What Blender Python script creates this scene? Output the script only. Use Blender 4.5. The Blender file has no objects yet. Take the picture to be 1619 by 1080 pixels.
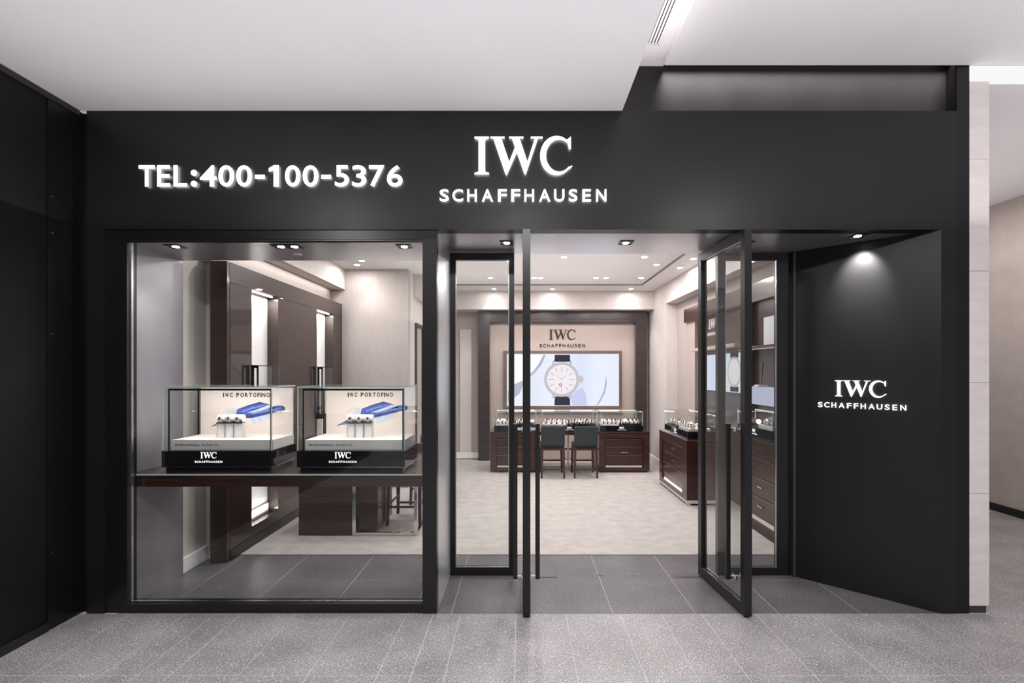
import bpy, bmesh, math, random
from mathutils import Vector, Matrix
random.seed(7)
PI = math.pi
SC = bpy.context.scene
COL = SC.collection
# ---------------------------------------------------------------- camera (17 mm shift lens, held level, 1.7 m high)
cd = bpy.data.cameras.new('camera'); cam = bpy.data.objects.new('camera', cd); COL.objects.link(cam)
cam.location = (0, 0, 1.7); cam.rotation_euler = (PI/2, 0, 0)
cd.sensor_width = 36; cd.lens = 36*765/1619
cd.shift_x = -15.5/1619; cd.shift_y = 48/1619
cd.clip_start = .05
SC.camera = cam
# ---------------------------------------------------------------- world (the open mall hall), exposure
W = bpy.data.worlds.new('mall_light'); SC.world = W; W.use_nodes = True
W.node_tree.nodes['Background'].inputs[0].default_value = (.98, .96, 1.0, 1)
W.node_tree.nodes['Background'].inputs[1].default_value = .34
vs = SC.view_settings
vs.view_transform = 'Standard'; vs.look = 'None'; vs.gamma = 1; vs.use_curve_mapping = False
vs.exposure = 0
SC.cycles.transparent_max_bounces = 32
SC.cycles.max_bounces = 10
SC.cycles.caustics_reflective = False
SC.cycles.sample_clamp_indirect = 6

def lamp(name, kind, loc, power, rot=(0, 0, 0), size=.1, size_y=None, color=(1, .965, .955), spot=60, blend=.6, shape='DISK', spread=PI):
    l = bpy.data.lights.new(name, kind); l.energy = power; l.color = color
    if kind == 'AREA':
        l.shape = 'RECTANGLE' if size_y else shape; l.size = size
        if size_y: l.size_y = size_y
        l.spread = spread
    elif kind == 'SPOT':
        l.spot_size = math.radians(spot); l.spot_blend = blend; l.shadow_soft_size = size
    else:
        l.shadow_soft_size = size
    o = bpy.data.objects.new(name, l); COL.objects.link(o); o.location = loc; o.rotation_euler = rot
    return o

# unseen fill lights added overhead to brighten the hall floor
for x in (-2.2, 0, 2.2):
    lamp('hall_floor_fill', 'AREA', (x, .6, 3.52), 58, size=.5, color=(1, .98, .985))
# unseen fills added to brighten the hall, shop and corridor ceilings (all face straight up)
lamp('hall_fill', 'AREA', (1.2, .4, 2.72), 132, (PI, 0, 0), size=8.6, size_y=5.8, color=(1, .975, .995))
lamp('shop_fill', 'AREA', (0, 6.3, 2.45), 25, (PI, 0, 0), size=3.6, size_y=3.8, color=(1, .965, .955))
lamp('corridor_fill', 'AREA', (4.5, 6.0, 2.9), 17, (PI, 0, 0), size=2.2, size_y=4.6, color=(1, .965, .955))
lamp('corridor_fill_down', 'AREA', (4.4, 5.5, 3.7), 42, size=.6, color=(1, .965, .955))  # unseen downward fill, added to light the corridor
# ---------------------------------------------------------------- helpers
def s2l(c):
    c = c/255
    return c/12.92 if c <= .04045 else ((c+.055)/1.055)**2.4
def rgb(r, g, b): return (s2l(r), s2l(g), s2l(b), 1)

MATS = {}
def mat(name, col, rough=.5, metal=0, ior=1.5, noise=None, bump=0, scale=20, emit=0, stretch=(1, 1, 1), rvar=0, coat=0):
    m = bpy.data.materials.new(name); m.use_nodes = True
    nt = m.node_tree; b = nt.nodes['Principled BSDF']
    b.inputs['Base Color'].default_value = col; b.inputs['Roughness'].default_value = rough
    b.inputs['Metallic'].default_value = metal; b.inputs['IOR'].default_value = ior
    b.inputs['Coat Weight'].default_value = coat; b.inputs['Coat Roughness'].default_value = .05
    if emit:
        b.inputs['Emission Color'].default_value = col; b.inputs['Emission Strength'].default_value = emit
    if noise is not None or bump or rvar:
        tc = nt.nodes.new('ShaderNodeTexCoord'); mp = nt.nodes.new('ShaderNodeMapping'); n = nt.nodes.new('ShaderNodeTexNoise')
        mp.inputs['Scale'].default_value = stretch
        n.inputs['Scale'].default_value = scale; n.inputs['Detail'].default_value = 6
        geo = nt.nodes.new('ShaderNodeNewGeometry')
        nt.links.new(geo.outputs['Position'], mp.inputs['Vector']); nt.links.new(mp.outputs[0], n.inputs['Vector'])
        if noise is not None:
            r = nt.nodes.new('ShaderNodeValToRGB')
            r.color_ramp.elements[0].position = .32; r.color_ramp.elements[1].position = .68
            r.color_ramp.elements[0].color = col; r.color_ramp.elements[1].color = noise
            nt.links.new(n.outputs['Fac'], r.inputs[0]); nt.links.new(r.outputs[0], b.inputs['Base Color'])
        if bump:
            bp = nt.nodes.new('ShaderNodeBump'); bp.inputs['Strength'].default_value = bump; bp.inputs['Distance'].default_value = .01
            nt.links.new(n.outputs['Fac'], bp.inputs['Height']); nt.links.new(bp.outputs[0], b.inputs['Normal'])
        if rvar:
            mr = nt.nodes.new('ShaderNodeMapRange')
            mr.inputs['To Min'].default_value = max(.02, rough-rvar); mr.inputs['To Max'].default_value = rough+rvar
            nt.links.new(n.outputs['Fac'], mr.inputs['Value']); nt.links.new(mr.outputs[0], b.inputs['Roughness'])
    MATS[name] = m
    return m
def dull(m, v):
    m.node_tree.nodes['Principled BSDF'].inputs['Specular IOR Level'].default_value = v
def emat(name, col, strength):
    m = bpy.data.materials.new(name); m.use_nodes = True; nt = m.node_tree
    nt.nodes.remove(nt.nodes['Principled BSDF'])
    e = nt.nodes.new('ShaderNodeEmission'); e.inputs[0].default_value = col; e.inputs[1].default_value = strength
    nt.links.new(e.outputs[0], nt.nodes['Material Output'].inputs[0])
    MATS[name] = m
    return m
def glassmat(name, tint, boost=1.0):
    m = bpy.data.materials.new(name); m.use_nodes = True; nt = m.node_tree
    nt.nodes.remove(nt.nodes['Principled BSDF'])
    t = nt.nodes.new('ShaderNodeBsdfTransparent'); t.inputs[0].default_value = tint
    g = nt.nodes.new('ShaderNodeBsdfGlossy'); g.inputs['Roughness'].default_value = 0.0
    f = nt.nodes.new('ShaderNodeFresnel'); f.inputs['IOR'].default_value = 1.5
    geo = nt.nodes.new('ShaderNodeNewGeometry')
    mu = nt.nodes.new('ShaderNodeMath'); mu.operation = 'MULTIPLY'; mu.inputs[1].default_value = boost
    # the Fresnel node inverts the index on back faces: use outer faces only
    inv = nt.nodes.new('ShaderNodeMath'); inv.operation = 'SUBTRACT'; inv.inputs[0].default_value = 1
    nt.links.new(geo.outputs['Backfacing'], inv.inputs[1])
    m2 = nt.nodes.new('ShaderNodeMath'); m2.operation = 'MULTIPLY'
    nt.links.new(f.outputs[0], mu.inputs[0]); nt.links.new(mu.outputs[0], m2.inputs[0]); nt.links.new(inv.outputs[0], m2.inputs[1])
    mx = nt.nodes.new('ShaderNodeMixShader')
    nt.links.new(m2.outputs[0], mx.inputs[0]); nt.links.new(t.outputs[0], mx.inputs[1]); nt.links.new(g.outputs[0], mx.inputs[2])
    nt.links.new(mx.outputs[0], nt.nodes['Material Output'].inputs[0])
    MATS[name] = m
    return m
def lacquer(name, c0, c1, mixf, tint, rough=.03, stretch=(1, 1, 14)):
    """polished dark wood: grain under a mirror-like lacquer"""
    m = bpy.data.materials.new(name); m.use_nodes = True; nt = m.node_tree
    b = nt.nodes['Principled BSDF']; b.inputs['Roughness'].default_value = .35
    geo = nt.nodes.new('ShaderNodeNewGeometry'); mp = nt.nodes.new('ShaderNodeMapping'); n = nt.nodes.new('ShaderNodeTexNoise')
    mp.inputs['Scale'].default_value = stretch; n.inputs['Scale'].default_value = 3; n.inputs['Detail'].default_value = 8
    r = nt.nodes.new('ShaderNodeValToRGB'); r.color_ramp.elements[0].position = .35; r.color_ramp.elements[1].position = .7
    r.color_ramp.elements[0].color = c0; r.color_ramp.elements[1].color = c1
    nt.links.new(geo.outputs['Position'], mp.inputs[0]); nt.links.new(mp.outputs[0], n.inputs['Vector'])
    nt.links.new(n.outputs['Fac'], r.inputs[0]); nt.links.new(r.outputs[0], b.inputs['Base Color'])
    g = nt.nodes.new('ShaderNodeBsdfGlossy'); g.inputs[0].default_value = tint; g.inputs['Roughness'].default_value = rough
    f = nt.nodes.new('ShaderNodeLayerWeight'); f.inputs['Blend'].default_value = mixf
    mx = nt.nodes.new('ShaderNodeMixShader')
    nt.links.new(f.outputs['Fresnel'], mx.inputs[0]); nt.links.new(b.outputs[0], mx.inputs[1]); nt.links.new(g.outputs[0], mx.inputs[2])
    nt.links.new(mx.outputs[0], nt.nodes['Material Output'].inputs[0])
    MATS[name] = m
    return m

def granite(name, base, speck, rough, fleck=520):
    m = bpy.data.materials.new(name); m.use_nodes = True; nt = m.node_tree
    b = nt.nodes['Principled BSDF']
    geo = nt.nodes.new('ShaderNodeNewGeometry')
    n1 = nt.nodes.new('ShaderNodeTexNoise'); n1.inputs['Scale'].default_value = 2.6; n1.inputs['Detail'].default_value = 7
    n2 = nt.nodes.new('ShaderNodeTexNoise'); n2.inputs['Scale'].default_value = fleck*.3; n2.inputs['Detail'].default_value = 2
    n3 = nt.nodes.new('ShaderNodeTexVoronoi'); n3.inputs['Scale'].default_value = fleck*.28
    for n in (n1, n2, n3): nt.links.new(geo.outputs['Position'], n.inputs['Vector'])
    r1 = nt.nodes.new('ShaderNodeValToRGB'); e = r1.color_ramp.elements
    e[0].position = .3; e[0].color = tuple(c*.8 for c in base[:3])+(1,); e[1].position = .7; e[1].color = tuple(c*1.2 for c in base[:3])+(1,)
    nt.links.new(n1.outputs['Fac'], r1.inputs[0])
    r2 = nt.nodes.new('ShaderNodeValToRGB'); e = r2.color_ramp.elements
    e[0].position = .38; e[0].color = (.55, .55, .55, 1); e[1].position = .66; e[1].color = (1.35, 1.35, 1.35, 1)
    nt.links.new(n2.outputs['Fac'], r2.inputs[0])
    mu = nt.nodes.new('ShaderNodeMix'); mu.data_type = 'RGBA'; mu.blend_type = 'MULTIPLY'; mu.inputs[0].default_value = 1
    nt.links.new(r1.outputs[0], mu.inputs[6]); nt.links.new(r2.outputs[0], mu.inputs[7])
    r3 = nt.nodes.new('ShaderNodeValToRGB'); e = r3.color_ramp.elements
    e[0].position = .2; e[0].color = (1, 1, 1, 1); e[1].position = .32; e[1].color = (0, 0, 0, 1)
    nt.links.new(n3.outputs['Distance'], r3.inputs[0])
    gate = nt.nodes.new('ShaderNodeMath'); gate.operation = 'GREATER_THAN'; gate.inputs[1].default_value = .62
    sp = nt.nodes.new('ShaderNodeSeparateColor'); nt.links.new(n3.outputs['Color'], sp.inputs[0]); nt.links.new(sp.outputs[0], gate.inputs[0])
    gm = nt.nodes.new('ShaderNodeMath'); gm.operation = 'MULTIPLY'
    nt.links.new(gate.outputs[0], gm.inputs[0]); nt.links.new(r3.outputs[0], gm.inputs[1])
    mx = nt.nodes.new('ShaderNodeMix'); mx.data_type = 'RGBA'
    nt.links.new(gm.outputs[0], mx.inputs[0]); nt.links.new(mu.outputs[2], mx.inputs[6]); mx.inputs[7].default_value = speck
    nt.links.new(mx.outputs[2], b.inputs['Base Color'])
    mr = nt.nodes.new('ShaderNodeMapRange'); mr.inputs['To Min'].default_value = rough-.08; mr.inputs['To Max'].default_value = rough+.1
    nt.links.new(n2.outputs['Fac'], mr.inputs['Value']); nt.links.new(mr.outputs[0], b.inputs['Roughness'])
    bp = nt.nodes.new('ShaderNodeBump'); bp.inputs['Strength'].default_value = .12; bp.inputs['Distance'].default_value = .003
    nt.links.new(n2.outputs['Fac'], bp.inputs['Height']); nt.links.new(bp.outputs[0], b.inputs['Normal'])
    MATS[name] = m
    return m

BLACK = mat('black_panel', (.0085, .0082, .009, 1), .38, noise=(.0105, .0101, .011, 1), scale=3, rvar=.06, bump=.01)
BLACK2 = mat('black_satin', (.007, .0067, .0073, 1), .3)
FRAME = mat('black_frame', (.0065, .0062, .0068, 1), .3)
HOARD = mat('hoarding_black', (.006, .0058, .0065, 1), .55, noise=(.0085, .0082, .009, 1), scale=2, rvar=.05)
SOFFIT = mat('soffit_metal', rgb(182, 179, 183), .3, metal=.75, noise=rgb(192, 189, 193), scale=4, rvar=.08)
REVEAL2 = mat('pale_reveal_metal', rgb(226, 225, 228), .33, metal=.6, noise=rgb(234, 233, 236), scale=2, stretch=(1, 1, .4), rvar=.06)
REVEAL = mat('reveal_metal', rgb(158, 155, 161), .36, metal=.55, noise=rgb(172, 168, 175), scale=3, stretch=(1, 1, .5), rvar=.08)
CEIL = mat('ceiling_paint', rgb(220, 217, 220), .8, noise=rgb(224, 221, 224), scale=1.5)
WHITE = mat('white_paint', rgb(240, 236, 236), .7)
CREAM = mat('cream_wall', rgb(216, 207, 203), .7, noise=rgb(210, 201, 197), scale=8)
GREIGE = mat('greige_wall', rgb(186, 175, 171), .75, noise=rgb(179, 168, 164), scale=40, stretch=(1, 1, .2))
BEIGE = mat('beige_panel', rgb(198, 182, 175), .42, metal=.25, noise=rgb(192, 176, 168), scale=60, stretch=(1, 1, .05))
ICEIL = mat('store_ceiling', rgb(232, 227, 226), .8)
WOOD = lacquer('dark_lacquer', rgb(26, 15, 13), rgb(46, 28, 25), .37, (.72, .6, .57, 1))
SILVER = mat('pale_silver', rgb(214, 214, 218), .35, metal=.25)
WOOD2 = lacquer('dark_wood', rgb(40, 22, 19), rgb(74, 42, 35), .18, (.9, .85, .83, 1), .12, (1, 14, 14))
WOODH = lacquer('dark_wood_long', rgb(34, 20, 18), rgb(66, 40, 34), .2, (.9, .85, .83, 1), .1, (1, 8, 18))
DARKBEAM = lacquer('dark_beam', rgb(42, 32, 31), rgb(62, 49, 47), .25, (.9, .86, .85, 1), .15, (2, 14, 14))
CHROME = mat('chrome', (.75, .74, .73, 1), .12, metal=1)
STEEL = mat('steel', (.55, .55, .56, 1), .25, metal=1)
BRONZE = mat('bronze_metal', rgb(150, 132, 124), .3, metal=.8)
MALLTILE = granite('granite_tile', rgb(158, 154, 155), rgb(245, 242, 244), .34, 400)
GROUT = mat('grout', rgb(200, 196, 196), .8, noise=rgb(186, 182, 182), scale=60)
DARKTILE = granite('dark_stone_tile', rgb(104, 101, 104), rgb(122, 119, 122), .3, 300)
GROUT2 = mat('dark_grout', rgb(190, 187, 189), .8)
CARPET = mat('carpet', rgb(173, 166, 162), .95, noise=rgb(188, 181, 177), scale=6, bump=.2, stretch=(1.1, 1.5, 1))
STONE = mat('pale_stone', rgb(232, 225, 222), .55, noise=rgb(222, 215, 211), scale=6, stretch=(1, 1, 3), rvar=.1)
BROWNWALL = mat('corridor_wall', rgb(186, 175, 170), .6, noise=rgb(177, 166, 160), scale=5)
CHARCOAL = mat('charcoal_upholstery', rgb(46, 52, 55), .75, noise=rgb(54, 60, 63), scale=120, bump=.15)
CHAIRWOOD = mat('chair_wood', rgb(62, 40, 36), .35, noise=rgb(78, 52, 46), scale=20, stretch=(8, 8, 1))
GLASS = glassmat('clear_glass', (.93, .945, .94, 1))
GLASS2 = glassmat('case_glass', (.965, .975, .97, 1))
GEDGE = mat('glass_edge', rgb(186, 204, 198), .15, ior=1.6)
PLINTH = mat('plinth_white', rgb(226, 216, 214), .5)
BACKDROP = mat('backdrop_card', rgb(222, 208, 202), .6, noise=rgb(214, 199, 192), scale=2)
GLOSSBLACK = mat('gloss_black', (.008, .008, .011, 1), .06, coat=.5)
CUSHION = mat('white_leather', rgb(238, 230, 226), .5)
LEATHER = mat('black_leather', rgb(34, 32, 40), .5, noise=rgb(52, 49, 58), scale=160, bump=.4)
INK = mat('dark_ink', rgb(24, 18, 18), .6)
BRONZELETTER = mat('bronze_letter', rgb(70, 52, 47), .35, metal=.5)
BLUE1 = mat('brush_blue', rgb(72, 96, 172), .6, noise=rgb(48, 68, 140), scale=30, stretch=(1, 1, 3))
BLUE2 = mat('brush_light_blue', rgb(120, 144, 206), .6, noise=rgb(84, 112, 192), scale=30)
BLUE3 = mat('brush_pale_blue', rgb(168, 186, 218), .6, noise=rgb(206, 206, 214), scale=25)
BLUE4 = mat('brush_grey', rgb(178, 180, 190), .6, noise=rgb(214, 206, 204), scale=20)
NAVY = mat('brush_navy', rgb(38, 44, 92), .6, noise=rgb(60, 76, 138), scale=40)
LETTER = emat('letter_light', (1, .985, 1, 1), 1.25)
HALO = emat('letter_halo', (1, .985, 1, 1), 9)
LOGO = emat('logo_light', (1, .97, 1, 1), 1.6)
LENS = emat('lamp_lens', (1, .96, .92, 1), 14)
LENS2 = emat('lamp_lens_dim', (1, .96, .93, 1), 3.2)
LED = emat('led_strip', (1, .93, .88, 1), 2.6)
LEDW = emat('led_strip_warm', (1, .78, .7, 1), .55)
WHITEGLOW = emat('white_glow', (1, .985, .99, 1), .95)  # glow added to the corridor fascia; also the counter light strip

dull(BLACK, .36); dull(HOARD, .22); dull(BLACK2, .35)
def tag(o, label=None, cat=None, group=None, kind=None):
    if label: o['label'] = label
    if cat: o['category'] = cat
    if group: o['group'] = group
    if kind: o['kind'] = kind
    return o
def empty(name, loc=(0, 0, 0), rz=0, label=None, cat=None, group=None, kind=None):
    o = bpy.data.objects.new(name, None); COL.objects.link(o); o.location = loc; o.rotation_euler = (0, 0, rz)
    o.empty_display_size = .1
    return tag(o, label, cat, group, kind)
def backlit(o):
    o.data.materials.append(HALO)
    for p in o.data.polygons:
        if p.normal.y > .5: p.material_index = 1
def structure(name, label=None): return empty(name, kind='structure', label=label)
def BM(): return bmesh.new()
def bx(bm, x0, x1, y0, y1, z0, z1):
    r = bmesh.ops.create_cube(bm, size=1, matrix=Matrix.Translation(((x0+x1)/2, (y0+y1)/2, (z0+z1)/2)) @ Matrix.Diagonal((abs(x1-x0), abs(y1-y0), abs(z1-z0), 1)))
    return r['verts']
def cyl(bm, p0, p1, r0, r1=None, seg=12):
    p0, p1 = Vector(p0), Vector(p1); d = p1-p0
    q = d.to_track_quat('Z', 'Y').to_matrix().to_4x4()
    bmesh.ops.create_cone(bm, cap_ends=True, segments=seg, radius1=r0, radius2=r0 if r1 is None else r1, depth=d.length, matrix=Matrix.Translation((p0+p1)/2) @ q)
def prism_y(bm, pts, y0, y1):
    """polygon in x,z pushed from y0 to y1"""
    a = [bm.verts.new((x, y0, z)) for x, z in pts]; b = [bm.verts.new((x, y1, z)) for x, z in pts]
    bm.faces.new(a); bm.faces.new(b[::-1]); n = len(pts)
    for i in range(n): bm.faces.new((a[i], b[i], b[(i+1) % n], a[(i+1) % n]))
def prism_z(bm, pts, z0, z1):
    a = [bm.verts.new((x, y, z0)) for x, y in pts]; b = [bm.verts.new((x, y, z1)) for x, y in pts]
    bm.faces.new(a[::-1]); bm.faces.new(b); n = len(pts)
    for i in range(n): bm.faces.new((a[i], a[(i+1) % n], b[(i+1) % n], b[i]))
def world_of(o):
    m = Matrix.Identity(4)
    while o is not None:
        m = Matrix.LocRotScale(o.location, o.rotation_euler, o.scale) @ m; o = o.parent
    return m
def obj(name, bm, m, parent=None, bevel=0, smooth=False, local=False, seg=2):
    """geometry is given in world coordinates unless local; the object's origin goes to its base centre"""
    bmesh.ops.recalc_face_normals(bm, faces=bm.faces[:])
    if bevel: bmesh.ops.bevel(bm, geom=bm.edges[:], offset=bevel, segments=seg, affect='EDGES', profile=.5, clamp_overlap=True)
    if parent is not None and not local: bm.transform(world_of(parent).inverted())
    xs = [v.co.x for v in bm.verts]; ys = [v.co.y for v in bm.verts]; zs = [v.co.z for v in bm.verts]
    c = Vector(((min(xs)+max(xs))/2, (min(ys)+max(ys))/2, min(zs)))
    bm.transform(Matrix.Translation(-c))
    me = bpy.data.meshes.new(name); bm.to_mesh(me); bm.free(); me.materials.append(m)
    if smooth:
        for p in me.polygons: p.use_smooth = True
    o = bpy.data.objects.new(name, me); COL.objects.link(o); o.location = c
    if parent is not None: o.parent = parent
    return o
def block(name, x0, x1, y0, y1, z0, z1, m, parent=None, bevel=0, **k):
    b = BM(); bx(b, x0, x1, y0, y1, z0, z1)
    return obj(name, b, m, parent, bevel, **k)
def copy_tree(o, parent=None):
    c = o.copy(); COL.objects.link(c)
    if parent is not None: c.parent = parent
    for ch in list(o.children): copy_tree(ch, c)
    return c

# ---------------------------------------------------------------- lettering
_G = {}
def glyph(ch, bold):
    k = (ch, bold)
    if k not in _G:
        cu = bpy.data.curves.new('glyph', 'FONT'); cu.body = ch; cu.size = 1; cu.offset = bold; cu.resolution_u = 4
        o = bpy.data.objects.new('glyph', cu); COL.objects.link(o)
        dg = bpy.context.evaluated_depsgraph_get(); dg.update()
        me = bpy.data.meshes.new_from_object(o.evaluated_get(dg))
        bpy.data.objects.remove(o); bpy.data.curves.remove(cu)
        _G[k] = ([tuple(v.co) for v in me.vertices], [tuple(p.vertices) for p in me.polygons])
        bpy.data.meshes.remove(me)
    return _G[k]
def glyph_bm(ch, bold, x0, x1, z0, z1, depth, y=0):
    """one letter fitted into a box of the x,z plane, front at y-depth"""
    vs_, fs = glyph(ch, bold)
    ax = [v[0] for v in vs_]; az = [v[1] for v in vs_]
    sx = (x1-x0)/(max(ax)-min(ax)); sz = (z1-z0)/(max(az)-min(az))
    b = BM()
    vv = [b.verts.new((x0+(v[0]-min(ax))*sx, y-depth, z0+(v[1]-min(az))*sz)) for v in vs_]
    for f in fs:
        try: b.faces.new([vv[i] for i in f])
        except ValueError: pass
    bmesh.ops.remove_doubles(b, verts=b.verts[:], dist=1e-6)
    if depth > .0005:
        r = bmesh.ops.extrude_face_region(b, geom=b.faces[:])
        bmesh.ops.translate(b, verts=[g for g in r['geom'] if isinstance(g, bmesh.types.BMVert)], vec=(0, depth, 0))
    return b
I_P = [[(408, 92), (523, 92), (523, 106), (500, 112), (492, 122), (492, 365), (500, 374), (523, 380), (523, 392), (408, 392), (408, 380), (432, 374), (440, 365), (440, 122), (432, 112), (408, 106)]]
W_P = [[(556, 100), (620, 100), (688, 304), (662, 398), (652, 384)], [(652, 384), (664, 398), (754, 196), (736, 160), (676, 312)],
       [(704, 100), (766, 100), (832, 300), (812, 394), (802, 380)], [(802, 380), (815, 394), (914, 104), (888, 104), (824, 305)],
       [(535, 92), (647, 92), (647, 105), (535, 105)], [(683, 92), (797, 92), (797, 105), (683, 105)], [(855, 92), (950, 92), (950, 105), (855, 105)]]
def _c():
    o = [(1062+132*math.cos(math.radians(a)), 242+156*math.sin(math.radians(a))) for a in range(36, 316, 10)]
    i = [(1082+104*math.cos(math.radians(a)), 242+128*math.sin(math.radians(a))) for a in range(312, 38, -10)]
    return [o+i, [(1140, 118), (1152, 110), (1175, 90), (1175, 190), (1160, 190), (1150, 150)], [(1168, 330), (1182, 322), (1186, 328), (1168, 346), (1155, 352)]]
C_P = _c()
SH = [(130, 203), (232, 317), (350, 425), (466, 556), (594, 665), (700, 772), (805, 882), (922, 1012), (1042, 1124), (1158, 1227), (1267, 1335), (1377, 1458)]
def logo(parent, k, m, depth, gap, name='letter', bold=.014, joined=None):
    """the two-line mark, centre at the parent's origin; k metres per drawing unit; letters stand off the wall by gap"""
    cx, cz = 794, 350
    def put(bm, i):
        if joined is not None: return
        obj(name, bm, m, parent, local=True)
    bms = []
    for P in (I_P, W_P, C_P):
        b = BM()
        for pl in P: prism_y(b, [((x-cx)*k, (cz-y)*k) for x, y in pl], -gap-depth, -gap)
        bms.append(b)
    for ch, (a, e) in zip('SCHAFFHAUSEN', SH):
        bms.append(glyph_bm(ch, bold, (a-cx)*k, (e-cx)*k, (cz-607)*k, (cz-510)*k, depth, -gap))
    if joined is None:
        for b in bms:
            o = obj(name, b, m, parent, local=True)
            if m is LETTER: backlit(o)
    else:
        a = BM()
        for b in bms:
            me = bpy.data.meshes.new('tmp'); b.to_mesh(me); b.free(); a.from_mesh(me); bpy.data.meshes.remove(me)
        obj(joined, a, m, parent, local=True)
def line_text(s, x0, x1, z0, z1, y, m, parent, bold=.02, name='lettering', depth=.0006):
    """one flat printed line"""
    wid = {' ': .55, 'I': .38, 'W': 1.25, 'M': 1.1, '.': .3, 'O': 1.1, 'L': .75, 'E': .8, 'F': .75}
    tot = sum(wid.get(c, .95) for c in s); u = (x1-x0)/tot; x = x0; a = BM()
    for c in s:
        w = wid.get(c, .95)*u
        if c != ' ':
            h = (z1-z0) if c != '.' else (z1-z0)*.16
            b = glyph_bm(c, bold, x+.12*w, x+.88*w, z0, z0+h, depth, y)
            me = bpy.data.meshes.new('tmp'); b.to_mesh(me); b.free(); a.from_mesh(me); bpy.data.meshes.remove(me)
        x += w
    return obj(name, a, m, parent)

# ================================================================ SETTING
floor = structure('floor', 'grey granite mall floor and dark stone threshold before the carpet')
block('slab', -7, 9, -3.0, 3.4, -.1, -.0015, GROUT, floor)
block('slab', -3.2, 3.2, 3.4, 4.52, -.1, -.0012, GROUT2, floor)
block('slab', 3.2, 9, 3.4, 9.6, -.1, -.0015, GROUT, floor)
XE = [-3.115, -2.75, -2.36, -2.155, -1.97, -1.59, -1.2, -.81, -.62, -.43, -.04, .31, .69, .98, 1.26, 1.64, 2.03, 2.41, 2.72, 3.04, 3.4, 3.79, 4.17, 4.55]
ROWS = [.64, 1.33, 2.02, 2.71, 3.4]
J = .003
for j in range(len(ROWS)-1):
    for i in range(len(XE)-1):
        block('tile', XE[i]+J, XE[i+1]-J, ROWS[j]+J, ROWS[j+1]-J, -.02, -random.uniform(0, .0004), MALLTILE, floor)
for xs, in (([-2.85, -2.57, -1.98, -1.37, -.77, -.6, -.495, .055, .64, 1.225, 1.81, 2.39, 2.96],),):
    for i in range(len(xs)-1):
        for y0, y1 in ((3.4, 3.95), (3.95, 4.49)):
            block('tile', xs[i]+.002, xs[i+1]-.002, y0+.002, y1-.002, -.02, -random.uniform(0, .0004), DARKTILE, floor)
ys = [3.4, 4.155, 4.91, 5.66, 6.4, 7.15, 7.9]
xs = [3.29, 3.7, 4.3, 4.9, 5.3, 5.8]
for j in range(len(ys)-1):
    for i in range(len(xs)-1):
        block('tile', xs[i]+J, xs[i+1]-J, ys[j]+J, ys[j+1]-J, -.02, 0, MALLTILE, floor)
carpet = block('carpet', -2.87, 2.64, 4.49, 9.4, -.02, .006, CARPET); tag(carpet, 'pale mottled carpet laid wall to wall in the shop', 'carpet', kind='structure')

ceil = structure('ceiling', 'white mall ceiling with a raised channel')
block('lower_panel', -7, .705, -3, 3.4, 3.535, 3.62, CEIL, ceil)
block('upper_panel', 1.0, 9, -3, 3.392, 3.85, 3.93, CEIL, ceil)
block('channel_top', .6, 1.02, -3, 3.489, 3.905, 3.98, WHITE, ceil)
block('channel_side', .66, .705, -3, 3.4, 3.6, 3.93, WHITE, ceil)
lamp('channel_lamp', 'AREA', (.73, .9, 3.63), 9, (0, math.radians(-155), 0), size=.05, size_y=4.6, color=(1, .98, .97))
t = empty('air_vent', (.875, 1.6, 3.9), label='white linear air grille with thin dark slots in the raised ceiling channel', cat='vent')
block('backing', .828, .922, -.4, 3.25, 3.9025, 3.9045, BLACK2, t)
for i in range(5):
    x = .834+i*.0205
    block('slat', x-.0058, x+.0058, -.4, 3.25, 3.896, 3.9025, WHITE, t)
block('end_strip', .826, .924, 3.245, 3.252, 3.896, 3.9025, WHITE, t)

# black shopfront
wf = structure('wall_front', 'matte black shopfront panels around window and doorway')
block('header_panel', -3.058, 3.058, 3.4, 3.5, 2.7, 3.535, BLACK, wf)
block('window_header', -2.94, -.598, 3.41, 3.5, 2.633, 2.7, BLACK2, wf)
block('upper_fascia', .5, 3.06, 3.49, 3.56, 3.5, 4.02, BLACK, wf)
block('side_fin', 3.06, 3.147, 3.402, 3.62, 0, 4.0, BLACK2, wf)
block('pier', -3.058, -2.935, 3.4, 3.5, 0, 2.7, BLACK, wf)
block('pier', 2.947, 3.0575, 3.4, 3.62, 0, 2.7, BLACK, wf)
b = BM(); prism_z(b, [(2.244, 4.04), (2.947, 3.4), (2.99, 3.45), (2.30, 4.1)], 0, 2.7); obj('angled_panel', b, BLACK, wf)
block('reveal_panel', -.70, -.598, 3.46, 4.04, 0, 2.7, REVEAL2, wf)
block('return_panel', 2.225, 2.80, 4.10, 4.2, 0, 3.2, BLACK2, wf)
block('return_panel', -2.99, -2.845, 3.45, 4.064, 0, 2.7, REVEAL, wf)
block('corner_bead', 2.246, 2.266, 4.0, 4.035, 0, 2.7, mat('dark_bead', rgb(70, 69, 72), .4, metal=.4), wf)
block('window_soffit', -2.85, -.69, 3.5, 4.064, 2.635, 3.22, SOFFIT, wf)
block('entry_soffit', -.70, 3.05, 3.5, 4.1, 2.70, 3.22, SOFFIT, wf)
lamp('cove_lamp', 'AREA', (1.98, 3.412, 3.955), 13, (math.radians(17), 0, 0), size=2.2, size_y=.02, color=(1, .9, .92), spread=math.radians(46))

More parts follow.
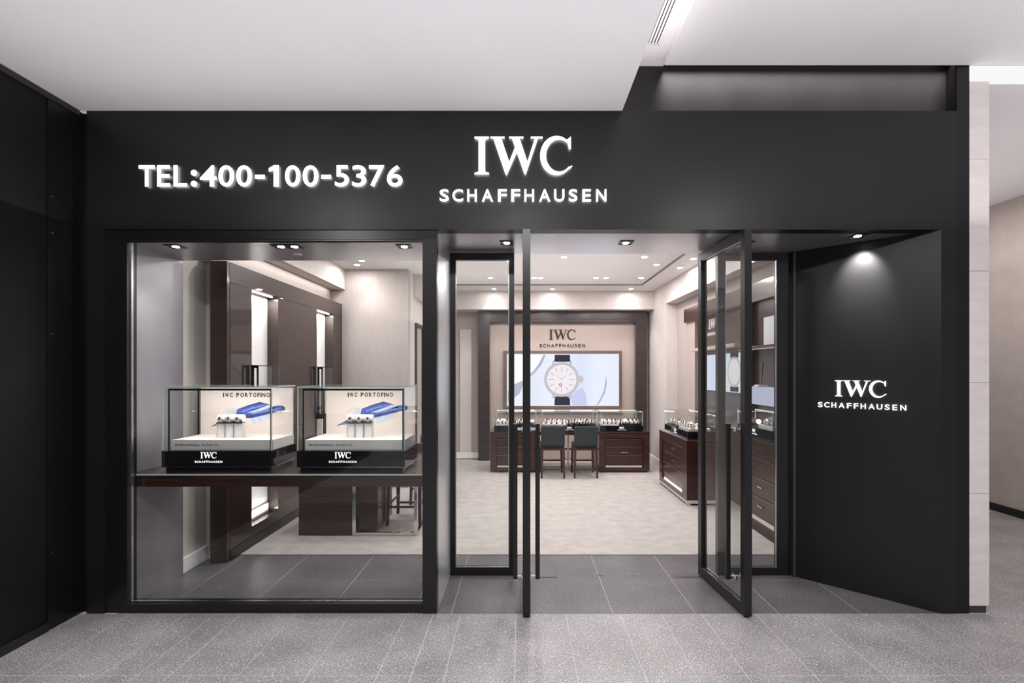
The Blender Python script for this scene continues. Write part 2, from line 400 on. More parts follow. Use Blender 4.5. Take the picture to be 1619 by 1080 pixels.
# hoarding on the left, stone pier and corridor on the right
wl = structure('wall_left', 'black temporary hoarding meeting the shopfront at the corner')
block('panel', -3.2, -3.115, -3, 3.17, .06, 3.50, HOARD, wl)
block('corner_post', -3.2, -3.108, 3.173, 3.5, .0, 3.53, BLACK2, wl)
block('end_strip', -3.118, -3.06, 3.43, 3.5, 0, 3.53, BLACK2, wl)
block('skirting', -3.2, -3.100, -3, 3.17, 0, .06, FRAME, wl)
block('top_rail', -3.2, -3.100, -3, 3.395, 3.497, 3.533, mat('rail_grey', rgb(44, 41, 42), .5), wl)
for z in (.5, 1.95, 2.62, 2.86):
    b = BM(); cyl(b, (-3.108, 3.2, z), (-3.104, 3.2, z), .006, seg=8); obj('screw', b, STEEL, wl)
pil = structure('pillar', 'pale stone clad pier at the end of the shopfront')
zz = [.053, .842, 1.624, 2.41, 3.198, 3.75]
for i in range(5): block('stone_slab', 3.15, 3.29, 3.405, 3.62, zz[i]+.0015, zz[i+1]-.0015, STONE, pil, .0015)
block('core', 3.155, 3.285, 3.41, 3.6, .05, 3.75, GROUT, pil)
block('plinth', 3.15, 3.275, 3.412, 3.6, 0, .053, mat('plinth_dark', rgb(58, 50, 46), .5), pil)
wr = structure('wall_right', 'grey brown wall panels of the side corridor')
for i, (a, c) in enumerate(((3.2, 5.0), (5.0, 6.1), (6.1, 7.2), (7.2, 9.6))):
    block('panel', 5.8, 5.9, a+.002, c-.002, .0, 3.75, BROWNWALL, wr)
block('backing', 5.81, 6.0, 3.2, 9.6, 0, 3.9, GROUT2, wr)
bb = block('baseboard_right', 5.78, 5.8, 3.2, 9.5, 0, .09, FRAME); tag(bb, kind='structure')
w = block('wall_back', 3.1, 5.9, 9.5, 9.6, 0, 3.9, BROWNWALL); tag(w, kind='structure')
w = block('wall_side', 2.85, 3.1, 3.63, 9.6, 0, 4.0, BROWNWALL); tag(w, kind='structure')
c2 = structure('ceiling', 'lower ceiling of the side corridor with a white edge')
block('panel', 3.1, 9, 3.44, 9.6, 3.75, 3.84, CEIL, c2)
block('white_glow', 3.148, 9, 3.395, 3.44, 3.745, 3.849, WHITEGLOW, c2)  # white fascia edge, glow put into its material for brightness

# ================================================================ STORE SHELL
ic = structure('ceiling', 'shop ceiling with a dark linear slot')
block('panel', -3, 2.85, 4.07, 9.6, 3.2, 3.3, ICEIL, ic)
wsl = structure('wall_left', 'cream inner wall with bulkhead and pilaster')
block('panel', -3.0, -2.87, 4.066, 7.1, 0, 3.2, CREAM, wsl)
block('pilaster', -2.87, -2.82, 4.4, 4.5, 0, 2.9, CREAM, wsl)
block('recess_panel', -2.87, -2.77, 4.32, 7.0, 2.69, 2.9, GREIGE, wsl)
block('bulkhead', -2.87, -2.58, 4.07, 7.06, 2.9, 3.2, CREAM, wsl)
bsl = block('baseboard_left', -2.87, -2.845, 4.066, 4.4, 0, .13, WHITE, bevel=.006); tag(bsl, kind='structure')
wpt = structure('partition', 'plain greige partition wall beyond the display window')
block('panel', -2.95, -1.66, 7.06, 7.2, 0, 3.2, GREIGE, wpt)
block('side_panel', -1.85, -1.66, 7.2, 9.4, 0, 3.2, CREAM, wpt)
block('bulkhead', -1.66, -1.45, 7.45, 8.96, 2.86, 3.2, CREAM, wpt)
d3 = empty('door_3', (-1.66, 7.75, 0), kind='structure', label='dark framed grey door in the partition side')
block('frame', -1.665, -1.63, 7.50, 7.56, 0, 2.46, DARKBEAM, d3); block('frame', -1.665, -1.63, 7.95, 8.01, 0, 2.46, DARKBEAM, d3)
block('frame', -1.665, -1.63, 7.56, 7.95, 2.40, 2.46, DARKBEAM, d3)
block('leaf', -1.664, -1.648, 7.56, 7.95, 0.006, 2.40, GREIGE, d3)
wb = structure('wall_back', 'greige back wall of the shop under a lit bulkhead')
block('panel', -1.66, 2.65, 9.4, 9.55, 0, 3.2, GREIGE, wb)
block('bulkhead', -1.66, 2.45, 8.96, 9.4, 2.86, 3.2, CREAM, wb)
block('inset_panel', -1.20, -.98, 9.375, 9.4, .13, 2.52, CREAM, wb)
bsb = block('baseboard_back', -1.66, -.83, 9.37, 9.4, 0.02, .14, WHITE, bevel=.006); tag(bsb, kind='structure')
wsr = structure('wall_right', 'cream inner wall with bulkhead, column and niche')
block('panel', 2.64, 2.85, 4.2, 9.55, 0, 3.2, GREIGE, wsr)
block('bulkhead', 2.45, 2.64, 4.2, 8.22, 2.86, 3.2, CREAM, wsr)
block('column', 2.45, 2.64, 8.22, 9.4, 0, 3.2, CREAM, wsr)
bsr = block('baseboard_right', 2.425, 2.45, 8.2, 9.4, 0.006, .14, WHITE, bevel=.006); tag(bsr, kind='structure')
sl = empty('linear_slot', (2.065, 8.3, 3.195), label='dark linear air slot turning the corner of the shop ceiling', cat='vent')
block('slot', -1.62, 2.085, 8.285, 8.315, 3.192, 3.2, FRAME, sl); block('slot', 2.05, 2.085, 4.2, 8.285, 3.192, 3.2, FRAME, sl)
block('trim_bead', -1.62, 2.12, 8.40, 8.412, 3.194, 3.2, BRONZE, sl)

# feature wall at the back
fw = empty('feature_wall', (.77, 9.35, 0), label='dark framed beige feature wall behind the back counters', cat='wall panel')
block('post', -.83, -.61, 9.2, 9.4, .02, 2.9, DARKBEAM, fw, .004); block('post', 2.166, 2.374, 9.2, 9.4, .02, 2.9, DARKBEAM, fw, .004)
block('beam', -.61, 2.166, 9.2, 9.4, 2.64, 2.9, DARKBEAM, fw, .004)
block('beam_lip', -.61, 2.166, 9.185, 9.2, 2.70, 2.78, DARKBEAM, fw)
block('beige_panel', -.61, 2.166, 9.33, 9.4, .02, 2.64, BEIGE, fw)
block('ledge', -.38, 1.94, 9.25, 9.33, .93, .975, BEIGE, fw, .004)
scf = empty('wall_screen', (.79, 9.33, 1.05), label='lit advertising screen with a wristwatch picture on the beige back wall', cat='screen')
fr = BM(); bx(fr, -.355, 1.92, 9.28, 9.33, 2.045, 2.104); bx(fr, -.355, -.285, 9.28, 9.33, 1.003, 2.045); bx(fr, 1.865, 1.92, 9.28, 9.33, 1.003, 2.045); bx(fr, -.285, 1.865, 9.28, 9.33, 1.003, 1.045)
obj('frame', fr, BRONZE, scf)

def screenmat(name, x0, x1, z0, z1, axis=0):
    m = bpy.data.materials.new(name); m.use_nodes = True; nt = m.node_tree; nt.nodes.remove(nt.nodes['Principled BSDF'])
    geo = nt.nodes.new('ShaderNodeNewGeometry'); sp = nt.nodes.new('ShaderNodeSeparateXYZ'); nt.links.new(geo.outputs['Position'], sp.inputs[0])
    mr = nt.nodes.new('ShaderNodeMapRange'); mr.inputs['From Min'].default_value = x0; mr.inputs['From Max'].default_value = x1
    nt.links.new(sp.outputs[axis], mr.inputs['Value'])
    r = nt.nodes.new('ShaderNodeValToRGB'); e = r.color_ramp.elements
    e[0].position = .0; e[0].color = rgb(238, 240, 246); e[1].position = 1; e[1].color = rgb(226, 232, 246)
    for p, c in ((.22, rgb(222, 228, 240)), (.45, rgb(232, 237, 248)), (.66, rgb(216, 223, 244)), (.8, rgb(228, 234, 248))):
        q = e.new(p); q.color = c
    nt.links.new(mr.outputs[0], r.inputs[0])
    em = nt.nodes.new('ShaderNodeEmission'); nt.links.new(r.outputs[0], em.inputs[0]); em.inputs[1].default_value = 1.08
    nt.links.new(em.outputs[0], nt.nodes['Material Output'].inputs[0])
    return m
def fl(name, r, g, b, s=1.0): return emat(name, rgb(r, g, b), s)
P_LIGHT = fl('print_white', 246, 246, 248, 1.1); P_SHADOW = fl('print_shade', 182, 188, 206); P_STRAP = fl('print_strap', 62, 60, 76)
P_CASE = fl('print_case', 206, 200, 208); P_RING = fl('print_ring', 172, 167, 176); P_DIAL = fl('print_dial', 242, 236, 240, 1.02); P_MARK = fl('print_mark', 158, 150, 160); P_LILAC = fl('print_lilac', 204, 211, 240)
def flat_y(name, pts, y, m, parent):
    b = BM(); prism_y(b, pts, y-.0012, y); return obj(name, b, m, parent)
def ring_pts(cx, cz, rx, rz, n=40): return [(cx+rx*math.cos(2*PI*i/n), cz+rz*math.sin(2*PI*i/n)) for i in range(n)]
block('screen_face', -.285, 1.865, 9.300, 9.312, 1.045, 2.045, screenmat('screen_glow', -.285, 1.865, 1, 2), scf)
Y = 9.2995
def pz(px, py, d=9.3): return ((px-825)*d/765, 1.7-(py-588)*d/765)
flat_y('picture_patch', [pz(*p) for p in ((802, 561), (859, 561), (852, 575), (843, 587), (836, 592), (826, 602), (812, 608), (802, 620))], Y, P_LIGHT, scf)
flat_y('picture_patch', [pz(*p) for p in ((859, 561), (863, 561), (856, 577), (846, 589), (838, 596), (836, 592), (843, 587), (852, 575))], Y, P_SHADOW, scf)
flat_y('picture_patch', [pz(*p) for p in ((826, 602), (828, 606), (822, 622), (812, 630), (803, 634), (803, 618), (812, 608))], Y, P_SHADOW, scf)
flat_y('picture_patch', [pz(*p) for p in ((958, 594), (959.5, 605), (957, 620), (950, 634), (945, 641), (943, 641), (949, 630), (955, 617))], Y, P_SHADOW, scf)
flat_y('picture_patch', [pz(*p) for p in ((911, 617), (921, 614), (926, 622), (928, 641), (905, 641), (902, 628))], Y, P_LILAC, scf)
Y -= .002
wx, wz = pz(888, 600)
for a, c in ((561, 572), (627, 641)):
    flat_y('picture_strap', [pz(877, a), pz(901, a), pz(901.5, c), pz(876.5, c)], Y, P_STRAP, scf)
for a, c in ((569, 583), (617, 630)):
    flat_y('picture_lug', [pz(873, a+2), pz(876, a), pz(878, c), pz(872.5, c)], Y, P_CASE, scf); flat_y('picture_lug', [pz(900, a), pz(904, a+2), pz(904, c), pz(899, c)], Y, P_CASE, scf)
flat_y('picture_crown', [pz(914, 596), pz(920, 593), pz(923, 599), pz(920, 606), pz(914, 603)], Y, P_CASE, scf)
for k, (rr, m_) in enumerate(((.335, P_RING), (.328, P_CASE), (.295, P_RING), (.286, P_DIAL))):
    flat_y('picture_case' if k < 2 else 'picture_dial', ring_pts(wx, wz, rr, rr), Y-.0014*(k+1), m_, scf)
Y -= .0075
for i in range(12):
    a = i*PI/6; r0, r1 = (.17, .25) if i % 3 else (.14, .25)
    ca, sa = math.cos(a), math.sin(a)
    flat_y('picture_marker', [(wx+r0*ca-.004*sa, wz+r0*sa+.004*ca), (wx+r1*ca-.005*sa, wz+r1*sa+.005*ca), (wx+r1*ca+.005*sa, wz+r1*sa-.005*ca), (wx+r0*ca+.004*sa, wz+r0*sa-.004*ca)], Y, P_MARK, scf)
for a, r1 in ((2.45, .13), (.75, .12)):
    ca, sa = math.cos(a), math.sin(a)
    flat_y('picture_hand', [(wx-.006*sa, wz+.006*ca), (wx+r1*ca, wz+r1*sa), (wx+.006*sa, wz-.006*ca)], Y-.002, P_RING, scf)
flat_y('picture_dial', ring_pts(wx-.02, wz-.10, .035, .035, 20), Y-.001, P_MARK, scf)
flat_y('picture_dial', ring_pts(wx-.012, wz-.095, .026, .026, 20), Y-.0025, P_CASE, scf)

k0 = .000878
sg = empty('shop_sign', (.78, 9.33, 2.345), label='bronze two-line lettering above the watch screen on the beige wall', cat='sign')
logo(sg, k0*.75, BRONZELETTER, .015, .0, bold=.0)
# facade signs
sg = empty('shop_sign', ((670+794/5.06-825)*3.4/765, 3.4, 1.7-(200+350/5.06-588)*3.4/765), label='large lit white two-line lettering centred on the black header', cat='sign')
logo(sg, k0, LETTER, .008, .014)
tx, ty = 2.244+.703*.505, 4.04-.64*.505
ang = math.atan2(-.64, .703)
sg = empty('shop_sign', (tx-.0008, ty-.0008, 1.525), ang, label='small lit white two-line lettering on the angled black panel', cat='sign')
logo(sg, k0*.478, LETTER, .006, .008)
TEL = [('T', 75, 158), ('E', 173, 240), ('L', 260, 330), (':', 352, 383), ('4', 400, 487), ('0', 498, 580), ('0', 592, 675), ('-', 692, 743), ('1', 765, 818), ('0', 851, 932), ('0', 945, 1028), ('-', 1043, 1095), ('5', 1116, 1190), ('3', 1207, 1282), ('7', 1297, 1378), ('6', 1392, 1475)]
kt = 3.4/765/3.373; tcx = 775
sg = empty('phone_sign', ((200+tcx/3.373-825)*3.4/765, 3.4, 1.7-(200+268/3.373-588)*3.4/765), label='lit white telephone number on the black header over the display window', cat='sign')
for ch, a, e in TEL:
    y0, y1 = (212, 325)
    if ch == ':':
        b = BM(); prism_y(b, [((p-tcx)*kt, (268-q)*kt) for p, q in ring_pts((a+e)/2, 252, 16, 16, 20)], -.018, -.012)
        backlit(obj('letter', b, LETTER, sg, local=True)); b = BM()
        for c in (310,): prism_y(b, [((p-tcx)*kt, (268-q)*kt) for p, q in ring_pts((a+e)/2, c, 16, 16, 20)], -.018, -.012)
    elif ch == '-':
        b = BM(); prism_y(b, [((p-tcx)*kt, (268-q)*kt) for p, q in ((a, 263), (e, 263), (e, 283), (a, 283))], -.018, -.012)
    elif ch == '1':
        b = BM(); prism_y(b, [((p-tcx)*kt, (268-q)*kt) for p, q in ((792, 212), (818, 212), (818, 325), (791, 325), (791, 238), (765, 246), (765, 228))], -.018, -.012)
    else:
        b = glyph_bm(ch, .012, (a-tcx)*kt, (e-tcx)*kt, (268-y1)*kt, (268-y0)*kt, .006, -.012)
    backlit(obj('letter', b, LETTER, sg, local=True))

# ================================================================ DISPLAY WINDOW, DOORS
w1 = empty('window_1', (-1.74, 3.43, 0), kind='structure', label='large display window in a black frame')
block('stile', -2.935, -2.785, 3.412, 3.5, 0, 2.633, FRAME, w1); block('stile', -.698, -.598, 3.4, 3.5, 0, 2.633, FRAME, w1)
block('rail', -2.785, -.698, 3.412, 3.5, 0, .062, FRAME, w1); block('rail', -2.785, -.698, 3.415, 3.46, 2.625, 2.633, FRAME, w1)
block('bead', -2.785, -2.776, 3.44, 3.46, .062, 2.625, STEEL, w1); block('bead', -.705, -.698, 3.44, 3.46, .062, 2.625, STEEL, w1)
block('bead', -2.776, -.705, 3.44, 3.46, .062, .069, STEEL, w1); block('bead', -2.776, -.705, 3.44, 3.46, 2.618, 2.625, STEEL, w1)
block('glass', -2.776, -.705, 3.455, 3.467, .069, 2.618, GLASS, w1)
def sidelight(n, x0, x1, xi0, xi1, label):
    s = empty(n, ((x0+x1)/2, 4.04, 0), kind='structure', label=label)
    block('stile', x0, xi0, 4.04, 4.09, 0, 2.695, FRAME, s); block('stile', xi1, x1, 4.04, 4.09, 0, 2.695, FRAME, s)
    block('rail', xi0, xi1, 4.04, 4.09, 0, .064, FRAME, s); block('rail', xi0, xi1, 4.04, 4.09, 2.635, 2.695, FRAME, s)
    block('bead', xi0, xi1, 4.045, 4.06, .064, .069, STEEL, s)
    block('bead', xi0, xi0+.006, 4.045, 4.06, .069, 2.635, STEEL, s); block('bead', xi1-.006, xi1, 4.045, 4.06, .069, 2.635, STEEL, s)
    block('glass', xi0+.006, xi1-.006, 4.058, 4.07, .069, 2.635, GLASS, s)
sidelight('window_2', -.607, -.063, -.554, -.106, 'narrow fixed glass sidelight beside the grey reveal')
sidelight('window_3', 1.637, 2.245, 1.70, 2.132, 'narrow fixed glass sidelight beside the angled panel')
def door(name, hx, hy, ang, label, L=.715):
    """leaf in local coordinates: hinge stile at the origin, leaf runs along local -y; closers below"""
    d = empty(name, (hx, hy, 0), ang, kind='structure', label=label)
    T = .026
    def blk(n, x0, x1, y0, y1, z0, z1, m, p=d, bev=0):
        b = BM(); bx(b, x0, x1, y0, y1, z0, z1); return obj(n, b, m, p, bev, local=True)
    blk('stile', -T, T, -.055, 0, .012, 2.685, FRAME); blk('stile', -T, T, -L, -L+.055, .012, 2.685, FRAME)
    blk('rail', -T, T, -L+.055, -.055, .012, .085, FRAME); blk('rail', -T, T, -L+.055, -.055, 2.62, 2.685, FRAME)
    for s in (-1, 1):
        blk('bead', s*T*.55-.004, s*T*.55+.004, -L+.055, -.055, .085, .092, STEEL)
        blk('bead', s*T*.55-.004, s*T*.55+.004, -L+.055, -.055, 2.613, 2.62, STEEL)
    blk('glass', -.006, .006, -L+.055, -.055, .085, 2.62, GLASS)
    yh = -L+.13
    for s in (-1, 1):
        b = BM(); bx(b, s*.08-.016, s*.08+.016, yh-.016, yh+.016, .22, 1.33)
        h = obj('pull_bar', b, FRAME, d, .003, local=True)
        for z in (.235, 1.29):
            b = BM(); cyl(b, (s*.006, yh, z), (s*.07, yh, z), .011)
            bx(b, s*.028-.004, s*.028+.004, yh-.03, yh+.03, z-.014, z+.014)
            br = obj('bracket', b, CHROME, None, local=True); br.location -= h.location; br.parent = h
    return d
door('door_1', .033, 4.05, 0, 'glass door leaf standing open edge-on with twin pull bars')
door('door_2', 1.50, 4.05, math.radians(5.0), 'glass door leaf standing open before the angled panel')
for x0, x1, lb in ((-.03, .29, 'brushed floor spring cover beside the edge-on open door'), (1.26, 1.53, 'brushed floor spring cover beside the open door near the angled panel')):
    t = block('floor_spring_cover', x0, x1, 4.0, 4.085, -.002, .005, mat('spring_cover', rgb(112, 104, 104), .35, metal=.6) if 'spring_cover' not in MATS else MATS['spring_cover'], bevel=.002); tag(t, lb, 'door fitting')
for x, lb in ((.65, 'small steel bolt plate in the threshold nearer the edge-on door'), (.935, 'small steel bolt plate in the threshold nearer the angled panel')):
    t = empty('bolt_plate', (x, 4.05, 0), label=lb, cat='door fitting')
    block('plate', x-.04, x+.04, 4.035, 4.065, -.001, .004, STEEL, t, .001); block('socket', x-.03, x+.03, 4.043, 4.057, .0038, .0046, FRAME, t)

# recessed square lamps in the soffits
def square_lamp(x, y, z, label, n=1, power=6, spot=95, group=None, tilt=0, pan=0):
    t = empty('recessed_lamp', (x, y, z), label=label, cat='lamp', group=group)
    wd = .052*n
    b = BM()
    bx(b, x-wd, x+wd, y-.052, y-.044, z-.006, z); bx(b, x-wd, x+wd, y+.044, y+.052, z-.006, z)
    bx(b, x-wd, x-wd+.008, y-.044, y+.044, z-.006, z); bx(b, x+wd-.008, x+wd, y-.044, y+.044, z-.006, z)
    obj('trim', b, FRAME, t)
    block('recess', x-wd+.008, x+wd-.008, y-.044, y+.044, z-.002, z-.0005, FRAME, t)
    for i in range(n):
        cx = x+(i-(n-1)/2)*.1
        b = BM(); cyl(b, (cx, y+.008, z-.005), (cx, y+.008, z-.002), .024, seg=16); obj('lens', b, LENS, t)
        lamp('lamp', 'SPOT', (cx, y+.008, z-.02), power, (tilt, 0, pan), size=.02, spot=spot, blend=.9)
square_lamp(-2.58, 3.60, 2.635, 'square recessed soffit lamp beside the grey window reveal', power=30)
square_lamp(-1.745, 3.60, 2.635, 'twin recessed soffit lamp over the middle of the display window', 2, power=10)
square_lamp(-.875, 3.60, 2.635, 'square recessed soffit lamp over the second watch showcase', power=14)
square_lamp(-.117, 3.74, 2.70, 'square recessed soffit lamp over the edge-on open door', power=14)
square_lamp(.805, 3.74, 2.70, 'square recessed soffit lamp over the middle of the doorway', power=14)
square_lamp(1.73, 3.74, 2.70, 'square recessed soffit lamp behind the swung glass door', power=14)
square_lamp(2.47, 3.55, 2.70, 'square recessed soffit lamp washing the angled black panel', power=72, spot=68, tilt=math.radians(40), pan=-math.atan2(.67, .74))
def sprinkler(x, y, z, label):
    t = empty('sprinkler', (x, y, z), label=label, cat='sprinkler')
    b = BM(); cyl(b, (x, y, z-.006), (x, y, z), .032, .036, 16); obj('rosette', b, WHITE, t)
    b = BM(); cyl(b, (x, y, z-.035), (x, y, z-.006), .007); obj('body', b, CHROME, t)
    b = BM(); cyl(b, (x, y, z-.04), (x, y, z-.035), .022, seg=14); obj('deflector', b, CHROME, t)
sprinkler(-1.78, 3.84, 2.635, 'small sprinkler head in the display window soffit')
sprinkler(.13, 4.6, 3.2, 'small sprinkler head in the shop ceiling just inside the doorway')

# shop ceiling downlights
def downlight(x, y, label, power, group='round downlights in the shop ceiling', z=3.2):
    t = empty('downlight', (x, y, z), label=label, cat='lamp', group=group)
    b = BM(); cyl(b, (x, y, z-.006), (x, y, z), .052, .056, 20); obj('trim', b, WHITE, t)
    b = BM(); cyl(b, (x, y, z-.009), (x, y, z-.006), .036, seg=16); obj('lens', b, LENS, t)
    lamp('downlight_lamp', 'AREA', (x, y, z-.02), power, size=.1, color=(1, .965, .955))
DL = [(.55, 6.3, 'above the carpet near the doorway'), (-.5, 7.7, 'seen through the narrow sidelight'), (.2, 7.7, 'above the two chairs beside the edge-on door'), (.3, 7.7, 'second of the pair above the two chairs'),
      (1.18, 7.7, 'in the pair beside the middle counter'), (1.34, 7.7, 'second of the pair beside the middle counter'), (1.6, 6.3, 'beside the linear slot nearer the doorway'), (1.88, 6.75, 'close to the linear slot'), (1.9, 7.7, 'at the inner corner of the linear slot')]
for x, y, lb in DL: downlight(x, y, 'small round downlight '+lb, 9)
downlight(-.9, 5.5, 'small round downlight over the carpet inside the sidelight', 12); downlight(.8, 5.0, 'small round downlight just inside the open doorway', 12)
downlight(-1.6, 5.9, 'small round downlight over the desk behind the display window', 12); downlight(2.3, 5.1, 'small round downlight over the drawer cabinet inside the second sidelight', 6)
downlight(-1.75, 4.75, 'added fill downlight over the carpet edge behind the display window', 13); downlight(-.95, 4.75, 'added fill downlight over the carpet edge beside the sidelight', 12)  # both added to brighten the carpet behind the window
downlight(-2.15, 6.5, 'small round downlight between the wall unit and the plain partition', 4)
for x, lb in ((-.5, 'over the dark post'), (.55, 'over the wall lettering'), (1.97, 'over the corner of the beam')):
    downlight(x, 8.72, 'wall-washing downlight before the back bulkhead '+lb, 3)
    lamp('wash', 'SPOT', (x, 8.78, 3.17), 30, (math.radians(10), 0, 0), size=.03, spot=80, blend=.5)
for y, lb in ((6.95, 'toward the column'), (6.4, 'nearer the doorway')):
    downlight(2.27, y, 'wall-washing downlight by the long side bulkhead '+lb, 5)
    lamp('wash', 'SPOT', (2.33, y, 3.17), 22, (0, math.radians(10), 0), size=.03, spot=75, blend=.5)
downlight(-2.30, 6.75, 'wall-washing downlight in the corner by the plain partition', 6)
lamp('wash', 'SPOT', (-2.33, 6.8, 3.17), 13, (0, math.radians(-10), 0), size=.03, spot=75, blend=.5)
lamp('wash', 'SPOT', (-2.1, 6.8, 3.17), 7, (math.radians(14), 0, 0), size=.03, spot=70, blend=.6)
lamp('wash', 'SPOT', (-2.33, 5.6, 3.17), 24, (0, math.radians(-10), 0), size=.03, spot=75, blend=.5)
lamp('wash', 'SPOT', (-1.52, 8.2, 3.17), 20, (0, math.radians(8), 0), size=.03, spot=70, blend=.6)
# strip lamps under the long bulkheads
lamp('recess_strip', 'AREA', (-2.7, 5.6, 2.89), 5, size=.06, size_y=2.6, color=(1, .95, .93))

# ================================================================ WINDOW SHELF AND SHOWCASES
sh = empty('window_shelf', (-1.74, 3.75, .87), label='long dark lacquered shelf across the display window', cat='shelf')
block('board', -2.845, -.70, 3.50, 4.06, .868, .953, WOODH, sh, .003)
block('top', -2.845, -.70, 3.496, 4.06, .953, .961, WOOD, sh, .001)
block('front_edge', -2.845, -.70, 3.49, 3.4955, .952, .961, GEDGE, sh)

def showcase(x0, x1, y0, y1, label, which):
    xm = (x0+x1)/2
    t = empty('showcase', (xm, y0, .961), label=label, cat='showcase')
    z0, zb, zt = .961, 1.113, 1.590
    block('foot', x0+.02, x1-.02, y0+.02, y1-.01, z0, z0+.03, GLOSSBLACK, t)
    ba = block('base', x0, x1, y0, y1, z0+.03, zb, GLOSSBLACK, t, .003)
    lo = empty('lettering', (0, 0, 0)); lo.parent = ba
    lo.location = (-.06, -(y1-y0)/2-.0005, .072)
    logo(lo, k0*.175, LOGO, .001, .0, bold=.008, joined='lettering')
    for o in list(COL.objects):
        if o.parent == lo:
            o.parent = ba; o.location = o.location + lo.location
    bpy.data.objects.remove(lo)
    block('base_line', x0-.001, x1+.001, y0-.001, y1-.02, z0+.0275, z0+.0305, CHROME, t)
    # glass box
    g = .008
    block('glass_pane', x0+.004, x1-.004, y0+.004, y0+.004+g, zb, zt-g, GLASS2, t)
    block('glass_pane', x0+.004, x0+.004+g, y0+.004+g, y1-.004, zb, zt-g, GLASS2, t)
    block('glass_pane', x1-.004-g, x1-.004, y0+.004+g, y1-.004, zb, zt-g, GLASS2, t)
    block('glass_top', x0+.004, x1-.004, y0+.004, y1-.004, zt-g, zt, GLASS2, t)
    for (a, c) in ((x0+.003, y0+.003), (x1-.009, y0+.003)): block('glass_edge', a, a+.006, c, c+.006, zb, zt-.008, GEDGE, t)
    block('glass_edge', x0+.003, x1-.003, y0+.002, y0+.009, zt-.008, zt+.001, GEDGE, t)
    block('glass_edge', x0+.003, x0+.009, y0+.009, y1-.009, zt-.007, zt+.001, GEDGE, t); block('glass_edge', x1-.009, x1-.003, y0+.009, y1-.009, zt-.007, zt+.001, GEDGE, t)
    block('glass_edge', x0+.003, x1-.003, y1-.009, y1-.003, zt-.006, zt+.001, GEDGE, t)
    xi0, xi1 = x0+.035, x1-.015; yi = y0+.02
    block('inner_frame', xi0, xi0+.009, yi, yi+.009, zb, zt-.03, FRAME, t); block('inner_frame', xi1-.009, xi1, yi, yi+.009, zb, zt-.03, FRAME, t)
    block('inner_frame', xi0, xi1, yi, yi+.012, zt-.03, zt-.016, FRAME, t)
    block('inner_frame', xi0, xi0+.009, y1-.035, y1-.026, zb, zt-.03, FRAME, t)
    led = block('light_strip', xi0+.02, xi1-.02, yi+.013, yi+.022, zt-.03, zt-.022, LED, t)
    lamp('case_lamp', 'AREA', (xm, y0+.07, zt-.035), 3.2, (math.radians(18), 0, 0), size=.7, size_y=.03, color=(1, .94, .91))
    pl = block('plinth', x0+.045, x1-.012, y0+.04, y1-.012, zb, zb+.075, PLINTH, t, .002)
    line_text('INTERNATIONAL WATCH CO.', x0+.075, x0+.075+.33, zb+.028, zb+.045, y0+.0395, INK, pl, .012)
    yb = y1-.035
    bd = block('backdrop', x0+.06, x1-.012, yb, yb+.015, zb+.075, zt-.02, BACKDROP, t)
    W_ = x1-.012-(x0+.06); u0 = x0+.06; v0 = zb+.075; H_ = zt-.02-v0
    line_text('IWC PORTOFINO', u0+.24*W_, u0+.76*W_, v0+H_*.80, v0+H_*.892, yb-.0005, INK, bd, .035)
    # painted brush mark: fractions of the card, several strokes (flat print)
    def stroke(pts, m, k): 
        b = BM(); prism_y(b, [(u0+p*W_, v0+q*H_) for p, q in pts], yb-.0008-.0006*k, yb); obj('brush_mark', b, m, bd)
    stroke([(.23, .47), (.28, .55), (.36, .58), (.43, .56), (.50, .50), (.42, .42), (.28, .42)], BLUE4, 0)
    stroke([(.107, .172), (.17, .23), (.224, .287), (.31, .31), (.42, .36), (.42, .28), (.31, .256), (.23, .21)], NAVY, 1)
    stroke([(.13, .18), (.22, .255), (.36, .31), (.36, .28), (.24, .225)], BLUE2, 2)
    stroke([(.53, .35), (.66, .41), (.76, .45), (.77, .39), (.68, .29), (.57, .22)], BLUE3, 0)
    stroke([(.38, .36), (.40, .54), (.52, .63), (.644, .70), (.737, .652), (.80, .60), (.82, .50), (.70, .42), (.55, .35)], BLUE1, 2)
    stroke([(.41, .55), (.52, .625), (.644, .70), (.70, .67), (.60, .64), (.50, .58)], NAVY, 3)
    stroke([(.44, .50), (.56, .585), (.70, .635), (.72, .625), (.58, .56), (.46, .475)], BLUE2, 3)
    stroke([(.50, .46), (.62, .54), (.75, .635), (.80, .60), (.70, .535), (.58, .47)], BLUE3, 4)
    stroke([(.60, .515), (.68, .575), (.745, .645), (.72, .60), (.66, .54)], BACKDROP, 5)
    stroke([(.46, .385), (.62, .44), (.80, .51), (.86, .53), (.80, .47), (.60, .385), (.50, .36)], NAVY, 3)
    stroke([(.52, .42), (.70, .485), (.84, .55), (.78, .555), (.62, .49)], BLUE2, 4)
    stroke([(.74, .46), (.84, .49), (.885, .50), (.915, .53), (.92, .57), (.90, .61), (.86, .625), (.80, .61), (.74, .56)], BLUE1, 2)
    stroke([(.70, .50), (.82, .555), (.88, .575), (.87, .555), (.78, .51)], BLUE2, 5)
    stroke([(.86, .50), (.885, .50), (.915, .53), (.92, .57), (.90, .61), (.87, .62), (.89, .57), (.88, .53)], NAVY, 4)
    # three watches on clear stands
    ORD = ('first', 'second', 'third')
